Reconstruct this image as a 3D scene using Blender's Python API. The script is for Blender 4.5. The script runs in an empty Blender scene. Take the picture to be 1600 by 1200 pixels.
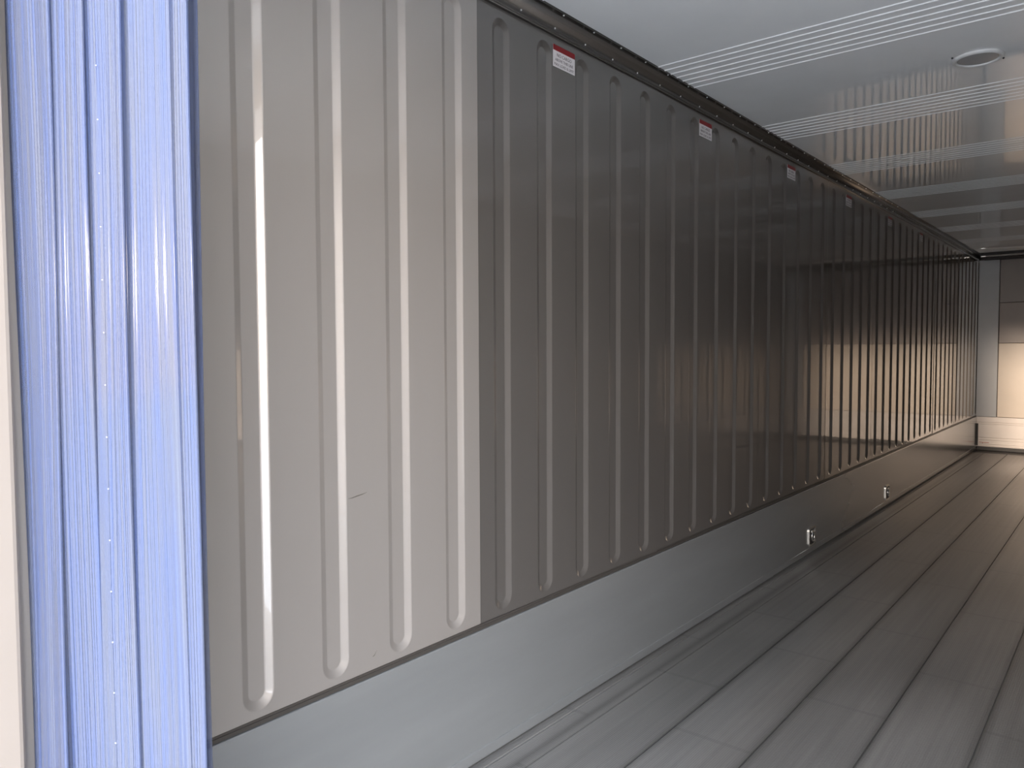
import bpy, bmesh, math, random
from mathutils import Vector, Matrix
random.seed(7)
R = math.radians
C = bpy.context.scene.collection
SC = bpy.context.scene

# ------------------------------------------------------------------ camera
CAMH = 1.320                       # metres above the floor
YAW, PITCH, ROLL, FPX = R(39.303), R(2.653), R(-.248), 1198.7
cam = bpy.data.cameras.new('camera'); cam.sensor_width = 36; cam.lens = FPX/1600*36
cam.clip_start = 0.01
co = bpy.data.objects.new('camera', cam); C.objects.link(co)
co.location = (0, 0, CAMH)
fwd = Vector((math.cos(YAW)*math.cos(PITCH), math.sin(YAW)*math.cos(PITCH), -math.sin(PITCH)))
co.rotation_euler = (fwd.to_track_quat('-Z', 'Y') @ Matrix.Rotation(ROLL, 3, 'Z').to_quaternion()).to_euler()
SC.camera = co

# ------------------------------------------------------------------ world
w = bpy.data.worlds.new('sky'); SC.world = w; w.use_nodes = True
nt = w.node_tree; nt.nodes.clear()
def N(t, k, **kw):
    n = t.nodes.new(k)
    for a, b in kw.items(): setattr(n, a, b)
    return n
out = N(nt, 'ShaderNodeOutputWorld'); bg = N(nt, 'ShaderNodeBackground')
tc = N(nt, 'ShaderNodeTexCoord'); sp = N(nt, 'ShaderNodeSeparateXYZ')
ramp = N(nt, 'ShaderNodeValToRGB')
e = ramp.color_ramp.elements
e[0].position = 0.0; e[0].color = (.95, .80, .66, 1)
e[1].position = 0.7; e[1].color = (.62, .78, 1, 1)
m_ = e.new(.16); m_.color = (.95, .90, .84, 1)
LOBE = Vector((-.66, -.70, .36)).normalized()
dot = N(nt, 'ShaderNodeVectorMath', operation='DOT_PRODUCT'); dot.inputs[1].default_value = LOBE
mx = N(nt, 'ShaderNodeMath', operation='MAXIMUM'); mx.inputs[1].default_value = 0
pw = N(nt, 'ShaderNodeMath', operation='POWER'); pw.inputs[1].default_value = 12
ml = N(nt, 'ShaderNodeMath', operation='MULTIPLY_ADD'); ml.inputs[1].default_value = 14.0; ml.inputs[2].default_value = 5.0
L = nt.links.new
L(tc.outputs['Generated'], sp.inputs[0]); L(sp.outputs['Z'], ramp.inputs[0]); L(ramp.outputs[0], bg.inputs[0])
L(tc.outputs['Generated'], dot.inputs[0]); L(dot.outputs['Value'], mx.inputs[0]); L(mx.outputs[0], pw.inputs[0])
L(pw.outputs[0], ml.inputs[0]); L(ml.outputs[0], bg.inputs[1]); L(bg.outputs[0], out.inputs[0])

# portal: tells the renderer where the open rear doorway is
pl = bpy.data.lights.new('doorway_portal', 'AREA'); pl.shape = 'RECTANGLE'; pl.size = 2.35; pl.size_y = 2.32
po = bpy.data.objects.new('doorway_portal', pl); C.objects.link(po)
po.location = (.49, .38, 1.16); po.rotation_euler = Vector((1, 0, 0)).to_track_quat('-Z', 'Z').to_euler()
pl.cycles.is_portal = True

# low warm sun looking straight down the container from behind the camera
sl = bpy.data.lights.new('sun', 'SUN'); sl.energy = 2.1; sl.angle = R(3.6); sl.color = (1, .80, .62)
so = bpy.data.objects.new('sun', sl); C.objects.link(so); so.location = (-5, -1, 4)
SAZ, SEL = R(2.0), R(5.4)
so.rotation_euler = Vector((math.cos(SAZ)*math.cos(SEL), math.sin(SAZ)*math.cos(SEL), -math.sin(SEL))).to_track_quat('-Z', 'Y').to_euler()

SC.view_settings.view_transform = 'Standard'; SC.view_settings.look = 'None'
SC.view_settings.gamma = 1; SC.view_settings.use_curve_mapping = False
SC.view_settings.exposure = 0.35
cy = SC.cycles
cy.max_bounces = 12; cy.diffuse_bounces = 6; cy.glossy_bounces = 8; cy.transmission_bounces = 12; cy.transparent_max_bounces = 96
cy.use_denoising = True; cy.sample_clamp_indirect = 6

# ------------------------------------------------------------------ dimensions (floor z = 0, container along +X, left wall at +Y)
X0, X1 = .50, 11.333
YL, YR = 1.606, -.844
YC = (YL+YR)/2
ZK = .426                           # top of kick plate
ZW = 2.405                          # top of wall panels
ZC = 2.467                          # ceiling
PITCHX = .2286

# ------------------------------------------------------------------ helpers
def link_obj(name, bm, mat, parent=None, smooth=False):
    me = bpy.data.meshes.new(name)
    bmesh.ops.recalc_face_normals(bm, faces=bm.faces) if smooth != 'keep' else None
    bm.to_mesh(me); bm.free()
    for m in (mat if isinstance(mat, (list, tuple)) else [mat]): me.materials.append(m)
    if smooth is True:
        for p in me.polygons: p.use_smooth = True
    o = bpy.data.objects.new(name, me); C.objects.link(o)
    if parent: o.parent = parent
    return o
def struct(o): o['kind'] = 'structure'; return o
def tag(o, label, cat, group=None):
    o['label'] = label; o['category'] = cat
    if group: o['group'] = group
    return o
def empty(name, loc, rz=0):
    o = bpy.data.objects.new(name, None); C.objects.link(o); o.empty_display_size = .05
    o.location = loc; o.rotation_euler = (0, 0, rz); return o
def box(bm, a, b, bevel=0, seg=2):
    x0, y0, z0 = a; x1, y1, z1 = b
    r = bmesh.ops.create_cube(bm, size=1)
    bmesh.ops.scale(bm, verts=r['verts'], vec=(x1-x0, y1-y0, z1-z0))
    bmesh.ops.translate(bm, verts=r['verts'], vec=((x0+x1)/2, (y0+y1)/2, (z0+z1)/2))
    if bevel:
        es = {e for v in r['verts'] for e in v.link_edges}
        bmesh.ops.bevel(bm, geom=list(es), offset=bevel, segments=seg, affect='EDGES', profile=.5)
def extrude_x(bm, pts, xa, xb, closed=True):
    """profile pts (y,z) swept from xa to xb"""
    A = [bm.verts.new((xa, y, z)) for y, z in pts]; B = [bm.verts.new((xb, y, z)) for y, z in pts]
    n = len(pts)
    for i in range(n if closed else n-1):
        j = (i+1) % n
        bm.faces.new((A[i], A[j], B[j], B[i]))
    if closed: bm.faces.new(A[::-1]); bm.faces.new(B)
def extrude_y(bm, pts, ya, yb):
    A = [bm.verts.new((x, ya, z)) for x, z in pts]; B = [bm.verts.new((x, yb, z)) for x, z in pts]
    n = len(pts)
    for i in range(n):
        j = (i+1) % n
        bm.faces.new((A[i], A[j], B[j], B[i]))
    bm.faces.new(A[::-1]); bm.faces.new(B)

# ------------------------------------------------------------------ materials
def mat(name, col, rough=.5, metal=0, spec=.5, noise=0, nscale=6, stretch=(1, 1, 1), bump=0, bscale=8, bstretch=(1, 1, 1), rvar=0, coat=0):
    m = bpy.data.materials.new(name); m.use_nodes = True
    t = m.node_tree; p = t.nodes['Principled BSDF']
    p.inputs['Base Color'].default_value = (*col, 1); p.inputs['Roughness'].default_value = rough
    p.inputs['Metallic'].default_value = metal; p.inputs['Specular IOR Level'].default_value = spec
    p.inputs['Coat Weight'].default_value = coat; p.inputs['Coat Roughness'].default_value = .04
    tcn = N(t, 'ShaderNodeTexCoord')
    if noise or rvar:
        mp = N(t, 'ShaderNodeMapping'); mp.inputs['Scale'].default_value = stretch
        nz = N(t, 'ShaderNodeTexNoise'); nz.inputs['Scale'].default_value = nscale; nz.inputs['Detail'].default_value = 6
        nz.inputs['Roughness'].default_value = .6
        t.links.new(tcn.outputs['Object'], mp.inputs[0]); t.links.new(mp.outputs[0], nz.inputs['Vector'])
        if noise:
            r = N(t, 'ShaderNodeMapRange'); r.inputs[1].default_value = .3; r.inputs[2].default_value = .7
            r.inputs[3].default_value = 1-noise; r.inputs[4].default_value = 1+noise
            t.links.new(nz.outputs[0], r.inputs[0])
            mu = N(t, 'ShaderNodeVectorMath', operation='SCALE'); mu.inputs[0].default_value = col
            t.links.new(r.outputs[0], mu.inputs['Scale']); t.links.new(mu.outputs[0], p.inputs['Base Color'])
        if rvar:
            r = N(t, 'ShaderNodeMapRange'); r.inputs[1].default_value = .3; r.inputs[2].default_value = .7
            r.inputs[3].default_value = max(.02, rough-rvar); r.inputs[4].default_value = rough+rvar
            t.links.new(nz.outputs[0], r.inputs[0]); t.links.new(r.outputs[0], p.inputs['Roughness'])
    if bump:
        mp = N(t, 'ShaderNodeMapping'); mp.inputs['Scale'].default_value = bstretch
        nz = N(t, 'ShaderNodeTexNoise'); nz.inputs['Scale'].default_value = bscale; nz.inputs['Detail'].default_value = 2
        b = N(t, 'ShaderNodeBump'); b.inputs['Distance'].default_value = bump
        t.links.new(tcn.outputs['Object'], mp.inputs[0]); t.links.new(mp.outputs[0], nz.inputs['Vector'])
        t.links.new(nz.outputs[0], b.inputs['Height']); t.links.new(b.outputs[0], p.inputs['Normal'])
    return m

WALLCOL = (.105, .096, .090)
def wall_mat(name, col, rough, met=.5):
    m = bpy.data.materials.new(name); m.use_nodes = True
    t = m.node_tree; p = t.nodes['Principled BSDF']; l = t.links.new
    p.inputs['Base Color'].default_value = (*col, 1); p.inputs['Roughness'].default_value = rough
    p.inputs['Metallic'].default_value = met; p.inputs['Specular IOR Level'].default_value = .3
    p.inputs['Coat IOR'].default_value = 1.85
    p.inputs['Coat Weight'].default_value = 1; p.inputs['Coat Roughness'].default_value = .02
    tcn = N(t, 'ShaderNodeTexCoord'); mp = N(t, 'ShaderNodeMapping'); mp.inputs['Scale'].default_value = (1, 1, .4)
    nz = N(t, 'ShaderNodeTexNoise'); nz.inputs['Scale'].default_value = 3; nz.inputs['Detail'].default_value = 1
    l(tcn.outputs['Object'], mp.inputs[0]); l(mp.outputs[0], nz.inputs['Vector'])
    # sheet is slightly crumpled near the pressed groove ends at the bottom
    sep = N(t, 'ShaderNodeSeparateXYZ'); l(tcn.outputs['Object'], sep.inputs[0])
    mr = N(t, 'ShaderNodeMapRange'); mr.interpolation_type = 'SMOOTHSTEP'
    mr.inputs[1].default_value = .45; mr.inputs[2].default_value = .95; mr.inputs[3].default_value = 1; mr.inputs[4].default_value = .12
    l(sep.outputs['Z'], mr.inputs[0])
    n2 = N(t, 'ShaderNodeTexNoise'); n2.inputs['Scale'].default_value = 9; n2.inputs['Detail'].default_value = 1; l(tcn.outputs['Object'], n2.inputs['Vector'])
    ma = N(t, 'ShaderNodeMath', operation='MULTIPLY'); l(n2.outputs[0], ma.inputs[0]); l(mr.outputs[0], ma.inputs[1])
    ad = N(t, 'ShaderNodeMath', operation='MULTIPLY_ADD'); l(ma.outputs[0], ad.inputs[0]); ad.inputs[1].default_value = 1.0; l(nz.outputs[0], ad.inputs[2])
    b = N(t, 'ShaderNodeBump'); b.inputs['Distance'].default_value = .0007
    l(ad.outputs[0], b.inputs['Height']); l(b.outputs[0], p.inputs['Normal']); l(b.outputs[0], p.inputs['Coat Normal'])
    return m
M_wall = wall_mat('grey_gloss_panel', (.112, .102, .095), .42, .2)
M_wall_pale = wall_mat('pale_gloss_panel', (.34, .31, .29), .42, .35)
M_seam = mat('dark_seam', (.055, .048, .043), .4)
M_kick = mat('steel_kick', (.325, .332, .335), .19, .5, .8, noise=.07, nscale=2.5, stretch=(.35, 1, 2.2))
M_cove = mat('dark_cove', (.10, .092, .085), .20, .75, bump=.0003, bscale=6)
M_ceil = mat('ceiling_gloss', (.84, .85, .86), .03, 0, .95, noise=.02, bump=.0002, bscale=2.5)
M_jamb = mat('cream_paint', (.24, .205, .175), .35, 0, noise=.02)
M_black = mat('black_rubber', (.02, .02, .022), .5)
M_white = mat('white_column', (.50, .52, .55), .25, 0, noise=.02)
M_cream = mat('cream_panel', (.80, .70, .60), .25, 0, noise=.04, nscale=2)
M_dpanel = mat('grey_brown_panel', (.34, .29, .27), .3, 0, noise=.06, nscale=3)
M_dpanel2 = mat('darker_grey_brown_panel', (.30, .26, .245), .3, 0, noise=.06, nscale=3)
M_base = mat('pale_aluminium', (.64, .59, .56), .3, .1, noise=.04)
M_chrome = mat('zinc_plate', (.75, .73, .70), .25, .9)
M_rivet = mat('rivet_alloy', (.75, .75, .74), .3, .7)
M_lpaper = mat('label_white', (.66, .63, .64), .5)
M_lred = mat('label_red', (.22, .008, .012), .5)
M_ltext = mat('label_ink', (.16, .14, .15), .6)
M_lamp_ring = mat('lamp_ring', (.62, .62, .62), .3)
M_lens = mat('lamp_lens', (.33, .33, .34), .25)
M_scuff = mat('scuff', (.10, .085, .075), .6)
M_chip = mat('chip', (.65, .62, .58), .6)
M_ground = mat('yard_concrete', (.82, .77, .71), .8, noise=.1)

# floor: extruded boards, fine tread lines, worn
def floor_mat():
    m = bpy.data.materials.new('worn_floor'); m.use_nodes = True
    t = m.node_tree; p = t.nodes['Principled BSDF']; l = t.links.new
    tcn = N(t, 'ShaderNodeTexCoord')
    def noise(scale, st, det=5):
        mp = N(t, 'ShaderNodeMapping'); mp.inputs['Scale'].default_value = st
        nz = N(t, 'ShaderNodeTexNoise'); nz.inputs['Scale'].default_value = scale; nz.inputs['Detail'].default_value = det
        l(tcn.outputs['Object'], mp.inputs[0]); l(mp.outputs[0], nz.inputs['Vector']); return nz
    big = noise(1.6, (.5, 1.6, 1)); streak = noise(14, (.06, 3, 1)); fine = noise(90, (1, 1, 1), 2)
    # staggered cross seams: object X plus a per-board offset
    sep = N(t, 'ShaderNodeSeparateXYZ'); l(tcn.outputs['Object'], sep.inputs[0])
    def M(op, a, b=None, c=None):
        n = N(t, 'ShaderNodeMath', operation=op)
        for i, v in enumerate((a, b, c)):
            if v is None: continue
            if isinstance(v, (int, float)): n.inputs[i].default_value = v
            else: l(v, n.inputs[i])
        return n.outputs[0]
    bi = M('FLOOR', M('DIVIDE', M('SUBTRACT', 1.503, sep.outputs['Y']), .28))
    off = M('MULTIPLY', M('FRACT', M('MULTIPLY', bi, .437)), .9)
    fx = M('FRACT', M('DIVIDE', M('ADD', sep.outputs['X'], off), .92))
    seam = M('MULTIPLY', M('LESS_THAN', fx, .022), M('MULTIPLY', streak.outputs[0], 1.6))
    fy = M('FRACT', M('DIVIDE', M('SUBTRACT', 1.503, sep.outputs['Y']), .28))
    # base colour: product of variations
    v = M('MULTIPLY_ADD', big.outputs[0], .9, .55)
    v = M('MULTIPLY', v, M('MULTIPLY_ADD', streak.outputs[0], .5, .75))
    v = M('MULTIPLY', v, M('MULTIPLY_ADD', seam, -.16, 1))
    # dark dirt either side of the board joints
    d = M('ABSOLUTE', M('SUBTRACT', fy, .5))
    dm = N(t, 'ShaderNodeMapRange'); dm.inputs[1].default_value = .40; dm.inputs[2].default_value = .5; dm.inputs[3].default_value = 1; dm.inputs[4].default_value = .62
    l(d, dm.inputs[0]); v = M('MULTIPLY', v, dm.outputs[0])
    # each board has its own tone
    v = M('MULTIPLY', v, M('MULTIPLY_ADD', M('FRACT', M('MULTIPLY', bi, .618)), .14, .93))
    mu = N(t, 'ShaderNodeVectorMath', operation='SCALE'); mu.inputs[0].default_value = (.25, .236, .223)
    l(v, mu.inputs['Scale']); l(mu.outputs[0], p.inputs['Base Color'])
    p.inputs['Metallic'].default_value = .25
    rr = M('MULTIPLY_ADD', big.outputs[0], .22, .22); l(rr, p.inputs['Roughness'])
    b = N(t, 'ShaderNodeBump'); b.inputs['Distance'].default_value = .0005
    h = M('ADD', fine.outputs[0], M('MULTIPLY', M('SINE', M('MULTIPLY', sep.outputs['Y'], 900)), .5))
    l(h, b.inputs['Height']); l(b.outputs[0], p.inputs['Normal'])
    return m
M_floor = floor_mat()

# PVC strip
def pvc_mat():
    m = bpy.data.materials.new('blue_clear_pvc'); m.use_nodes = True
    t = m.node_tree; t.nodes.clear(); l = t.links.new
    o = N(t, 'ShaderNodeOutputMaterial'); p = N(t, 'ShaderNodeBsdfPrincipled'); tr = N(t, 'ShaderNodeBsdfTransparent')
    tl = N(t, 'ShaderNodeBsdfTranslucent'); a = N(t, 'ShaderNodeMixShader'); b = N(t, 'ShaderNodeMixShader')
    tcn = N(t, 'ShaderNodeTexCoord'); mp = N(t, 'ShaderNodeMapping'); mp.inputs['Scale'].default_value = (1, 1, .02)
    nz = N(t, 'ShaderNodeTexNoise'); nz.inputs['Scale'].default_value = 130; nz.inputs['Detail'].default_value = 3
    l(tcn.outputs['Object'], mp.inputs[0]); l(mp.outputs[0], nz.inputs['Vector'])
    cr = N(t, 'ShaderNodeValToRGB'); e = cr.color_ramp.elements
    e[0].position = .35; e[0].color = (.088, .122, .255, 1); e[1].position = .62; e[1].color = (.130, .141, .188, 1)
    l(nz.outputs[0], cr.inputs[0]); l(cr.outputs[0], p.inputs['Base Color']); l(cr.outputs[0], tl.inputs[0])
    p.inputs['Roughness'].default_value = .12; p.inputs['Specular IOR Level'].default_value = .7
    tr.inputs[0].default_value = (.92, .945, 1, 1)
    a.inputs[0].default_value = .30; l(p.outputs[0], a.inputs[1]); l(tl.outputs[0], a.inputs[2])
    b.inputs[0].default_value = .42; l(a.outputs[0], b.inputs[1]); l(tr.outputs[0], b.inputs[2])
    l(b.outputs[0], o.inputs[0]); return m
M_pvc = pvc_mat()

# ------------------------------------------------------------------ floor
bm = bmesh.new()
prof = [(YL+.02, -.10), (YL+.02, 0)]
joints = [1.466]+[1.223-.28*k for k in range(8)]
prof += [(1.570, 0), (1.569, -.004), (1.562, -.004), (1.561, 0)]
for y in joints:
    if y > YR+.02: prof += [(y+.0030, 0), (y+.0025, -.006), (y-.0025, -.006), (y-.0030, 0)]
prof += [(YR-.02, 0), (YR-.02, -.10)]
extrude_x(bm, prof, .25, X1+.05)
struct(link_obj('floor', bm, M_floor))

# ------------------------------------------------------------------ wall panels with pressed grooves
HW, SR = .0435, .023
ZG0, ZG1 = ZK+.032, ZW-.030         # groove ends
def stadium(r, x, dep, n=14):
    pts = []
    za, zb = ZG0+HW, ZG1-HW
    for i in range(n+1):
        a = math.pi + math.pi*i/n
        pts.append((x+r*math.cos(a), dep, za+r*math.sin(a)))
    for i in range(n+1):
        a = math.pi*i/n
        pts.append((x+r*math.cos(a), dep, zb+r*math.sin(a)))
    return pts
def groove_cell(bm, x, xa, xb, n=14):
    # profile radii/depths (rounded bends)
    rings = [(HW, 0), (HW-.0022, .0005), (HW-.0045, .0017), (HW-SR+.0045, .0083), (HW-SR+.0020, .0095), (HW-SR, .010)]
    loops = [[bm.verts.new(p) for p in stadium(r, x, d, n)] for r, d in rings]
    m = len(loops[0])
    for A, B in zip(loops, loops[1:]):
        for i in range(m):
            j = (i+1) % m
            f = bm.faces.new((A[i], A[j], B[j], B[i])); f.smooth = True
    f = bm.faces.new(loops[-1]); f.smooth = False
    O = loops[0]
    c = [bm.verts.new((xa, 0, ZK-.01)), bm.verts.new((xb, 0, ZK-.01)), bm.verts.new((xb, 0, ZW+.01)), bm.verts.new((xa, 0, ZW+.01))]
    h = n//2
    mb = bm.verts.new((x, 0, ZK-.01)); mt = bm.verts.new((x, 0, ZW+.01))
    # left half polygon & right half polygon
    leftloop = [O[h]] + O[h-1::-1] + O[:n+h:-1][:0]
    L_ = [mb] + [O[i] for i in range(h, -1, -1)] + [O[i] for i in range(m-1, m-1-h-1, -1)] + [mt, c[3], c[0]]
    R_ = [mb, c[1], c[2], mt] + [O[i] for i in range(n+1+h, n, -1)] + [O[i] for i in range(n, h-1, -1)]
    for loop in (L_, R_):
        seen = []
        for v in loop:
            if v not in seen: seen.append(v)
        f = bm.faces.new(seen); f.smooth = False
def panel_mesh(ncell, name):
    bm = bmesh.new()
    for k in range(ncell):
        xa = k*PITCHX+(.0012 if k == 0 else 0); xb = (k+1)*PITCHX-(.0012 if k == ncell-1 else 0)
        groove_cell(bm, (k+.5)*PITCHX, xa, xb)
    bmesh.ops.remove_doubles(bm, verts=bm.verts, dist=1e-5)
    bmesh.ops.recalc_face_normals(bm, faces=bm.faces)
    # make sure normals face the room (-Y)
    s = sum(f.normal.y*f.calc_area() for f in bm.faces)
    if s > 0: bmesh.ops.reverse_faces(bm, faces=bm.faces)
    # lower lips returning to the slab
    me = bpy.data.meshes.new(name); bm.to_mesh(me); bm.free(); me.materials.append(M_wall)
    return me
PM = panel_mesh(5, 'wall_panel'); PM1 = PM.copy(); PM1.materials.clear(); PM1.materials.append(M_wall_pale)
PM3 = panel_mesh(3, 'wall_panel')
J0 = 1.803-1.143
def wall(name, y, side):
    bm = bmesh.new()
    ya, yb = (y+.019, y+.09) if side > 0 else (y-.09, y-.019)
    box(bm, (.30, ya, -.10), (X1+.09, yb, ZC+.09))
    w_ = struct(link_obj(name, bm, M_seam))
    # strip behind curtain
    bm = bmesh.new()
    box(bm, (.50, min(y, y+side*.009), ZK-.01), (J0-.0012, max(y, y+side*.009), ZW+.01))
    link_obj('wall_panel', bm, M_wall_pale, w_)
    tilts = [.25, -.35, .2, -.15, .3, -.2, .1, .2, -.1]
    for i in range(10):
        xs = J0+i*5*PITCHX
        if xs > X1-.1: break
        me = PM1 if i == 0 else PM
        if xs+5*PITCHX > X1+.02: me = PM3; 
        o = bpy.data.objects.new('wall_panel', me); C.objects.link(o); o.parent = w_
        t = R(tilts[i % len(tilts)])*side
        n = 5 if me is not PM3 else 3
        cx = xs+n*PITCHX/2
        if side > 0:
            M_ = Matrix.Translation((cx, y, 0)) @ Matrix.Rotation(t, 4, 'Z') @ Matrix.Translation((-n*PITCHX/2, 0, 0))
        else:
            M_ = Matrix.Translation((cx, y, 0)) @ Matrix.Rotation(math.pi+t, 4, 'Z') @ Matrix.Translation((-n*PITCHX/2, 0, 0))
        o.matrix_basis = M_
    return w_
wall('wall_left', YL, 1); wall('wall_right', YR, -1)
PEND = J0+9*5*PITCHX

# ------------------------------------------------------------------ kick plates
def kick(name, side):
    y = YL if side > 0 else YR
    s = -side                        # towards the room
    bm = bmesh.new()
    def P(d, z): return (y+s*d, z)
    # sheet with rounded foot
    pts = [P(-.009, ZK), P(.010, ZK), P(.012, ZK-.003), P(.012, .048), P(.0145, .0468), P(.0150, .045), P(.0150, .016), P(.014, .012), P(-.009, .012)]
    extrude_x(bm, pts, .50, X1)
    k = struct(link_obj(name, bm, M_kick))
    bm = bmesh.new()
    pts = [P(-.009, ZK+.001), P(.006, ZK+.001), P(.006, ZK+.010), P(.003, ZK+.011), P(.003, ZK+.016), P(-.009, ZK+.016)]
    extrude_x(bm, pts, .50, X1)
    link_obj('seam_strip', bm, M_seam, k)
    return k
kick('baseboard_left', 1); kick('baseboard_right', -1)

# ------------------------------------------------------------------ ceiling with beads across
bm = bmesh.new()
pts = [(.25, ZC+.09), (X1+.09, ZC+.09), (X1+.09, ZC)]
beads = []
g = 2.853-1.110*2
for i in range(11):
    for k in range(7): beads.append(g+i*1.110+k*.0540)
beads = sorted([b for b in beads if .6 < b < X1-.05], reverse=True)
for b in beads:
    pts += [(b+.0065, ZC), (b+.003, ZC-.0028), (b-.003, ZC-.0028), (b-.0065, ZC)]
pts += [(.25, ZC)]
extrude_y(bm, pts, YR-.09, YL+.09)
struct(link_obj('ceiling', bm, M_ceil))

# cove trims
def cove(name, side):
    y = YL if side > 0 else YR; s = -side
    bm = bmesh.new()
    pts = [(y-s*.009, ZW-.002), (y+s*.008, ZW-.002), (y+s*.010, ZW+.001), (y+s*.0095, ZW+.006), (y+s*.012, ZW+.008)]
    for i in range(9):
        a = i/8*math.pi/2
        pts.append((y+s*(.012+.034*(1-math.cos(a))), ZW+.008+.046*math.sin(a)))
    pts += [(y+s*.052, ZW+.0545), (y+s*.053, ZC+.001), (y-s*.009, ZC+.001)]
    extrude_x(bm, pts, .50, X1)
    o = struct(link_obj(name, bm, M_cove))
    for p in o.data.polygons: p.use_smooth = abs(p.normal.x) < .5 and abs(p.normal.y) > .15 and abs(p.normal.z) > .15
    return o
c1 = cove('trim_1', 1); c2 = cove('trim_2', -1)
bm = bmesh.new()
bmesh.ops.create_icosphere(bm, subdivisions=2, radius=.0032)
r0 = link_obj('rivet', bm, M_rivet, c1, True)
r0.location = (2.192, YL-.048, ZW+.0540)
first = True
for i in range(-4, 26):
    x = 2.192+i*.187
    for q, (dy, z) in enumerate(((.049, ZW+.0540), (.0135, ZW+.018))):
        if i == 0 and q == 0: continue
        o = r0.copy(); C.objects.link(o); o.parent = c1; o.location = (x-q*.004, YL-dy, z)

# ------------------------------------------------------------------ far wall
bm = bmesh.new(); box(bm, (X1+.03, YR-.09, -.10), (X1+.12, YL+.09, ZC+.09))
fw = struct(link_obj('wall_far', bm, M_seam))
def fpart(name, ya, yb, za, zb, xf, m, bev=.004, n=fw):
    bm = bmesh.new(); box(bm, (xf, ya, za), (X1+.031, yb, zb), bev); return link_obj(name, bm, m, n)
H = CAMH
zB = H-.890
PL, PR = YL-.224, YR+.224           # pilaster inner edges
fpart('pilaster', PL, YL+.0, zB, H+1.084, X1-.030, M_white)
fpart('pilaster', YR+.0, PR, zB, H+1.084, X1-.030, M_white)
fpart('upper_panel', PR+.004, PL-.004, H+.548, H+1.084, X1, M_dpanel2)
fpart('middle_panel', PR+.004, PL-.004, H+.042, H+.544, X1, M_dpanel)
fpart('lower_panel', PR+.004, PL-.004, zB, H+.038, X1, M_cream)
# base with horizontal grooves
bm = bmesh.new()
zs = [.425, .375, .350, .135, .11, .075, .055, .035]
pts = [(X1+.031, zB-.004), (X1-.02, zB-.004)]
for z in (H-.957, H-.981, H-1.151, H-1.184, H-1.235, H-1.258):
    pts += [(X1-.02, z+.005), (X1-.010, z+.003), (X1-.010, z-.003), (X1-.02, z-.005)]
pts += [(X1-.02, .050), (X1+.031, .050)]
extrude_y(bm, pts, YR+.002, YL-.002)
link_obj('base_panel', bm, M_base, fw)
bm = bmesh.new(); box(bm, (X1-.024, YL-.15, .098), (X1-.019, YL-.045, .104)); box(bm, (X1-.024, YL-.085, .088), (X1-.019, YL-.078, .1))
link_obj('red_mark', bm, mat('faded_red', (.45, .15, .12), .6), fw)
fpart('header_channel', YR+.055, YL-.055, H+1.078, ZC-.001, X1-.35, M_black, .006)
fpart('header_rail', YR+.055, YL-.055, H+1.090, H+1.112, X1-.356, M_cove, .003)
bm = bmesh.new(); box(bm, (X1-.375, YL-.115, H+1.088), (X1-.357, YL-.060, H+1.108), .004)
link_obj('corner_block', bm, M_chrome, fw)
bm = bmesh.new(); box(bm, (X1-.045, YL-.03, .06), (X1-.022, YL-.014, .34), .003)
struct(link_obj('trim_3', bm, M_black))
bm = bmesh.new(); box(bm, (X1-.30, YR+.02, -.002), (X1+.03, YL-.02, .004)); box(bm, (X1-.012, YR+.02, .003), (X1+.02, YL-.02, .049))
struct(link_obj('trim_7', bm, M_black))

# ------------------------------------------------------------------ rear frame (jambs, header)
bm = bmesh.new(); box(bm, (.30, 1.563, -.1), (.50, YL+.09, ZC+.09), .012, 3); struct(link_obj('trim_4', bm, M_jamb))
bm = bmesh.new(); box(bm, (.30, YR-.09, -.1), (.50, YR+.03, ZC+.09), .012, 3); struct(link_obj('trim_5', bm, M_jamb))
bm = bmesh.new(); box(bm, (.30, YR+.02, 2.34), (.495, 1.47, ZC+.09), .01, 3); struct(link_obj('trim_6', bm, M_jamb))

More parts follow.
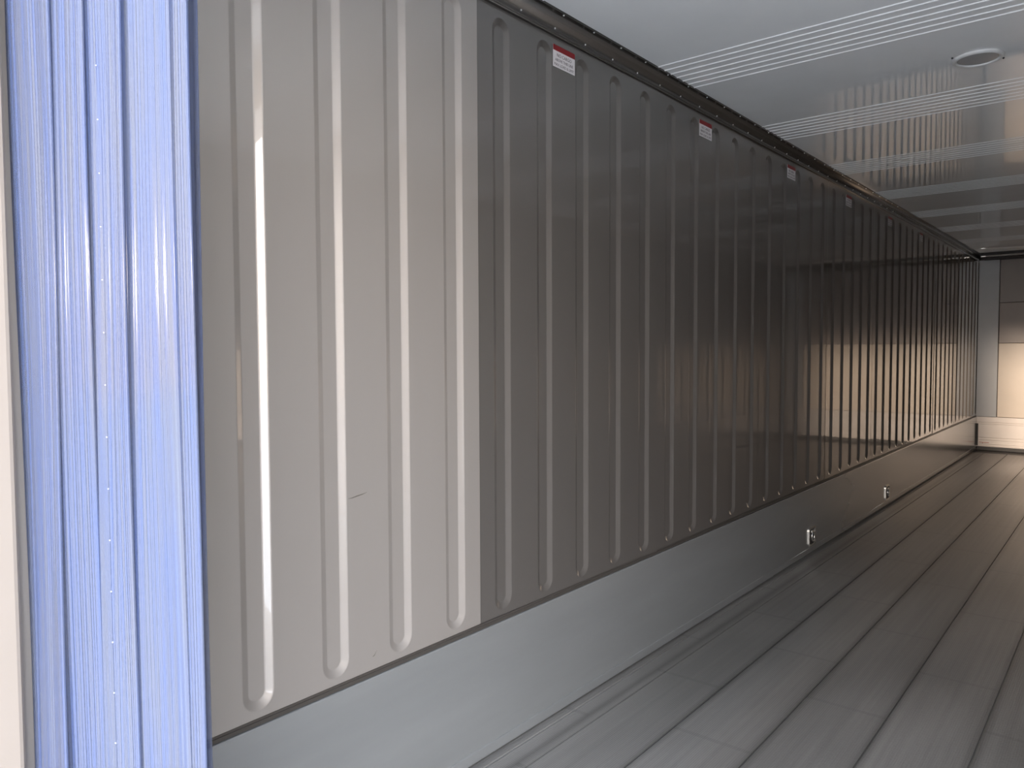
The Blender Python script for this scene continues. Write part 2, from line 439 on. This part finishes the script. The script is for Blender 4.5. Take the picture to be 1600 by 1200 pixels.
# ------------------------------------------------------------------ strip curtain bunched to the left of the doorway
sc_ = empty('strip_curtain', (.545, 1.315, 0))
tag(sc_, 'translucent blue ribbed plastic strip curtain bunched beside the cream door post', 'strip curtain')
bm = bmesh.new(); box(bm, (-.035, -.36, 2.36), (.08, .286, 2.40), .004)
link_obj('hanging_rail', bm, M_chrome, sc_)
def strip(px, py, width, ang, curl, ph, ztop=2.362, zb=.03):
    bm = bmesh.new()
    nu, nz = 120, 20
    th = .0022
    ribh = [random.uniform(.0006, .0026) for _ in range(21)]
    grid = []
    for s in (0, 1):
        g_ = []
        for k in range(nz+1):
            z = zb+(ztop-zb)*k/nz
            row = []
            for i in range(nu+1):
                u = i/nu-.5
                rib = ribh[int((u+.5)*20-1e-6)]*max(0, math.cos(((u+.5)*20 % 1 - .5)*math.pi))**3
                a = ang + .04*math.sin(z*.9+ph)*(1-k/nz)
                cx = u*width; cyy = curl*(math.cos(u*math.pi*2.0+ph)-.5) + .003*math.sin(z*3+ph*2+u*3)
                off = (th/2+rib)*(1 if s else -1)
                dx = cyy+off
                x = px + cx*math.sin(a)+dx*math.cos(a)
                y_ = py + cx*math.cos(a)-dx*math.sin(a) + .004*(1-k/nz)*math.sin(ph*3)
                row.append(bm.verts.new((x, y_, z)))
            g_.append(row)
        grid.append(g_)
    for s in (0, 1):
        for k in range(nz):
            for i in range(nu):
                f = bm.faces.new((grid[s][k][i], grid[s][k][i+1], grid[s][k+1][i+1], grid[s][k+1][i])); f.smooth = True
    for k in range(nz):
        for i in (0, nu):
            bm.faces.new((grid[0][k][i], grid[1][k][i], grid[1][k+1][i], grid[0][k+1][i]))
    for i in range(nu):
        for k in (0, nz):
            bm.faces.new((grid[0][k][i], grid[0][k][i+1], grid[1][k][i+1], grid[1][k][i]))
    return link_obj('strip', bm, M_pvc, sc_)
NS = 20; DOTY = -.066
for i in range(NS):
    f = i/(NS-1)
    yy = -.216 + f*.402 
    strip((i*7 % 5)*.006+random.uniform(-.002, .002), yy, .19, random.uniform(-.10, .10) if i < NS-3 else random.uniform(-.12, .12), random.uniform(.002, .007), random.uniform(0, 6.28))

strip(-.026, .193, .19, .03, .003, 2.0)
strip(-.019, .075, .19, -.05, .002, .6)
strip(-.013, -.055, .19, .04, .003, 1.0)
strip(-.009, -.165, .19, -.07, .002, 4.0)
bm = bmesh.new(); bmesh.ops.create_icosphere(bm, subdivisions=1, radius=.0009)
d0 = link_obj('rivet', bm, M_lpaper, sc_, True)
for i in range(15):
    o = d0 if i == 0 else d0.copy()
    if i: C.objects.link(o); o.parent = sc_
    o.location = (-.0215, DOTY, 1.5925+.0817*2-i*.0817)

# ------------------------------------------------------------------ warning labels on the wall
def text_mesh(body, size):
    cu = bpy.data.curves.new('lettering', 'FONT'); cu.body = body; cu.size = size; cu.align_x = 'CENTER'; cu.extrude = .0002
    cu.space_line = .95
    o = bpy.data.objects.new('lettering', cu); C.objects.link(o)
    dg = bpy.context.evaluated_depsgraph_get()
    me = bpy.data.meshes.new_from_object(o.evaluated_get(dg)); bpy.data.objects.remove(o)
    me.name = 'lettering'; me.materials.clear(); me.materials.append(M_ltext); return me
LW, LH = .132, .0755
tm = [text_mesh('NO CARGO', .0165), text_mesh('ABOVE THIS LINE', .0140), text_mesh('MAX LOAD & LIMIT', .0138)]
bm = bmesh.new()
tmp = bmesh.new()
for me_, z, kx in ((tm[0], .0375, 1.0), (tm[1], .0215, 1.0), (tm[2], .0055, 1.0)):
    t_ = bmesh.new(); t_.from_mesh(me_)
    for v in t_.verts: v.co = Vector((v.co.x*kx, v.co.z, v.co.y+z))
    m2 = bpy.data.meshes.new('tmp'); t_.to_mesh(m2); t_.free(); tmp.from_mesh(m2)
lab = empty('warning_label', (2.259, YL-.0012, CAMH+.981))
b1 = bmesh.new(); box(b1, (-LW/2, -.0006, 0), (LW/2, .0004, LH)); link_obj('sticker', b1, M_lpaper, lab)
b1 = bmesh.new(); box(b1, (-LW/2, -.0010, LH-.019), (LW/2, -.0006, LH)); link_obj('red_band', b1, M_lred, lab)
lt = link_obj('lettering', tmp, M_ltext, lab); lt.location = (0, -.0010, 0)
LL = ['red and white warning label, nearest and largest of the row under the dark cove trim',
      'red and white warning label, second nearest along the top of the ribbed wall',
      'red and white warning label, third along the top of the ribbed wall',
      'small red and white warning label, fourth along the wall, in the dim stretch',
      'tiny dim warning label, fifth along the wall under the golden trim',
      'tiny dim warning label farthest down the wall, closest to the far corner']
kids = list(lab.children)
for i in range(6):
    if i == 0: o = lab
    else:
        o = lab.copy(); C.objects.link(o); o.location = lab.location + Vector((i*1.143, 0, 0))
        for ch in kids:
            c_ = ch.copy(); C.objects.link(c_); c_.parent = o
    tag(o, LL[i], 'label', 'warning labels along the top of the wall')

# ------------------------------------------------------------------ tie-down rings in the kick plate
def rrect(w_, h_, r, n=5):
    pts = []
    for cx, cz, a0 in ((w_/2-r, h_/2-r, 0), (-w_/2+r, h_/2-r, 90), (-w_/2+r, -h_/2+r, 180), (w_/2-r, -h_/2+r, 270)):
        for i in range(n+1):
            a = R(a0+90*i/n); pts.append((cx+r*math.cos(a), cz+r*math.sin(a)))
    return pts
def ring_of(bm, A, B, ya, yb):
    """frame between outline A and B, front at ya, back at yb"""
    n = len(A)
    vs = [[bm.verts.new((p[0], y_, p[1])) for p in P_] for P_, y_ in ((A, yb), (A, ya), (B, ya), (B, yb))]
    for q in range(4):
        P_, Q_ = vs[q], vs[(q+1) % 4]
        for i in range(n):
            j = (i+1) % n; bm.faces.new((P_[i], P_[j], Q_[j], Q_[i]))
TY = YL-.012
td = empty('tie_down_ring', (4.96, TY, .056))
bm = bmesh.new(); ring_of(bm, rrect(.130, .122, .022), rrect(.104, .098, .014), -.007, -.0)
bmesh.ops.translate(bm, verts=bm.verts, vec=(0, 0, .061)); link_obj('frame', bm, M_chrome, td)
bm = bmesh.new(); vs = [bm.verts.new((x, -.0015, z+.061)) for x, z in rrect(.106, .100, .014)]; bm.faces.new(vs)
vs2 = [bm.verts.new((x, -.0002, z+.061)) for x, z in rrect(.106, .100, .014)]; bm.faces.new(vs2)
for i in range(len(vs)): j = (i+1) % len(vs); bm.faces.new((vs[i], vs[j], vs2[j], vs2[i]))
link_obj('pan', bm, M_black, td)
bm = bmesh.new()
box(bm, (-.02, -.009, .083), (.02, -.0015, .098), .003)
link_obj('hinge_strap', bm, M_chrome, td)
bm = bmesh.new()
nM, nm = 28, 8
vv = []
for i in range(nM):
    a = 2*math.pi*i/nM
    cx, cz = .024*math.cos(a), .030*math.sin(a)
    vv.append([bm.verts.new((cx+.0045*math.cos(a)*math.cos(b_), -.010-.0045*math.sin(b_), .060+cz+.0045*math.sin(a)*math.cos(b_))) for b_ in [2*math.pi*k/nm for k in range(nm)]])
for i in range(nM):
    for k in range(nm):
        bm.faces.new((vv[i][k], vv[(i+1) % nM][k], vv[(i+1) % nM][(k+1) % nm], vv[i][(k+1) % nm]))
link_obj('ring', bm, M_chrome, td, True)
tag(td, 'steel framed recessed tie-down ring, the nearer one in the grey kick plate', 'tie-down ring', 'tie-down rings in the kick plate')
o = td.copy(); C.objects.link(o); o.location = (6.845, TY, .056)
for ch in td.children:
    c_ = ch.copy(); C.objects.link(c_); c_.parent = o
tag(o, 'steel framed recessed tie-down ring, the small farther one in the kick plate', 'tie-down ring', 'tie-down rings in the kick plate')

# ------------------------------------------------------------------ round ceiling lamp
cl = empty('ceiling_lamp', (3.58, .53, ZC))
tag(cl, 'round unlit ceiling lamp with a pale rim on the grey ceiling', 'lamp')
bm = bmesh.new()
prof = [(.092, -.0005), (.090, -.005), (.085, -.009), (.080, -.011), (.075, -.009), (.072, -.005)]
rings = [[bm.verts.new((r_*math.cos(2*math.pi*i/48), r_*math.sin(2*math.pi*i/48), z)) for i in range(48)] for r_, z in prof]
for A, B in zip(rings, rings[1:]):
    for i in range(48):
        bm.faces.new((A[i], A[(i+1) % 48], B[(i+1) % 48], B[i]))
link_obj('rim', bm, M_lamp_ring, cl, True)
bm = bmesh.new()
prof = [(.074, -.005), (.06, -.006), (.04, -.007), (.02, -.0075)]
rings = [[bm.verts.new((r_*math.cos(2*math.pi*i/48), r_*math.sin(2*math.pi*i/48), z)) for i in range(48)] for r_, z in prof]
for A, B in zip(rings, rings[1:]):
    for i in range(48):
        bm.faces.new((A[i], A[(i+1) % 48], B[(i+1) % 48], B[i]))
bm.faces.new(rings[-1])
link_obj('lens', bm, M_lens, cl, True)
for s in (-1, 1):
    bm = bmesh.new(); bmesh.ops.create_uvsphere(bm, u_segments=12, v_segments=8, radius=.004)
    o = link_obj('screw', bm, M_black, cl, True); o.location = (s*.102*math.sin(YAW), -s*.102*math.cos(YAW), -.002)

# ------------------------------------------------------------------ scuffs on the wall, chips on the plate foot
def mark(name, pts, wdt, m, parent, nrm=.0006):
    bm = bmesh.new(); n = len(pts); up = []; dn = []
    for i, (x, y_, z) in enumerate(pts):
        w2 = wdt*math.sin(math.pi*(i+.35)/(n-.3))/2
        up.append(bm.verts.new((x, y_-nrm, z+w2))); dn.append(bm.verts.new((x, y_-nrm, z-w2)))
    for i in range(n-1): bm.faces.new((dn[i], dn[i+1], up[i+1], up[i]))
    return link_obj(name, bm, m, parent)
wl = bpy.data.objects['wall_left']; bl = bpy.data.objects['baseboard_left']
mark('scuff_mark', [(1.278, YL, .926), (1.292, YL, .9265), (1.308, YL, .929), (1.325, YL, .931), (1.341, YL, .934)], .003, M_scuff, wl)
mark('scuff_mark', [(1.354, YL, .478), (1.361, YL, .481), (1.368, YL, .491)], .003, M_scuff, wl)

# ------------------------------------------------------------------ yard outside
bm = bmesh.new(); box(bm, (-40, -40, -1.3), (.2, 40, -1.2))
struct(link_obj('ground', bm, M_ground))
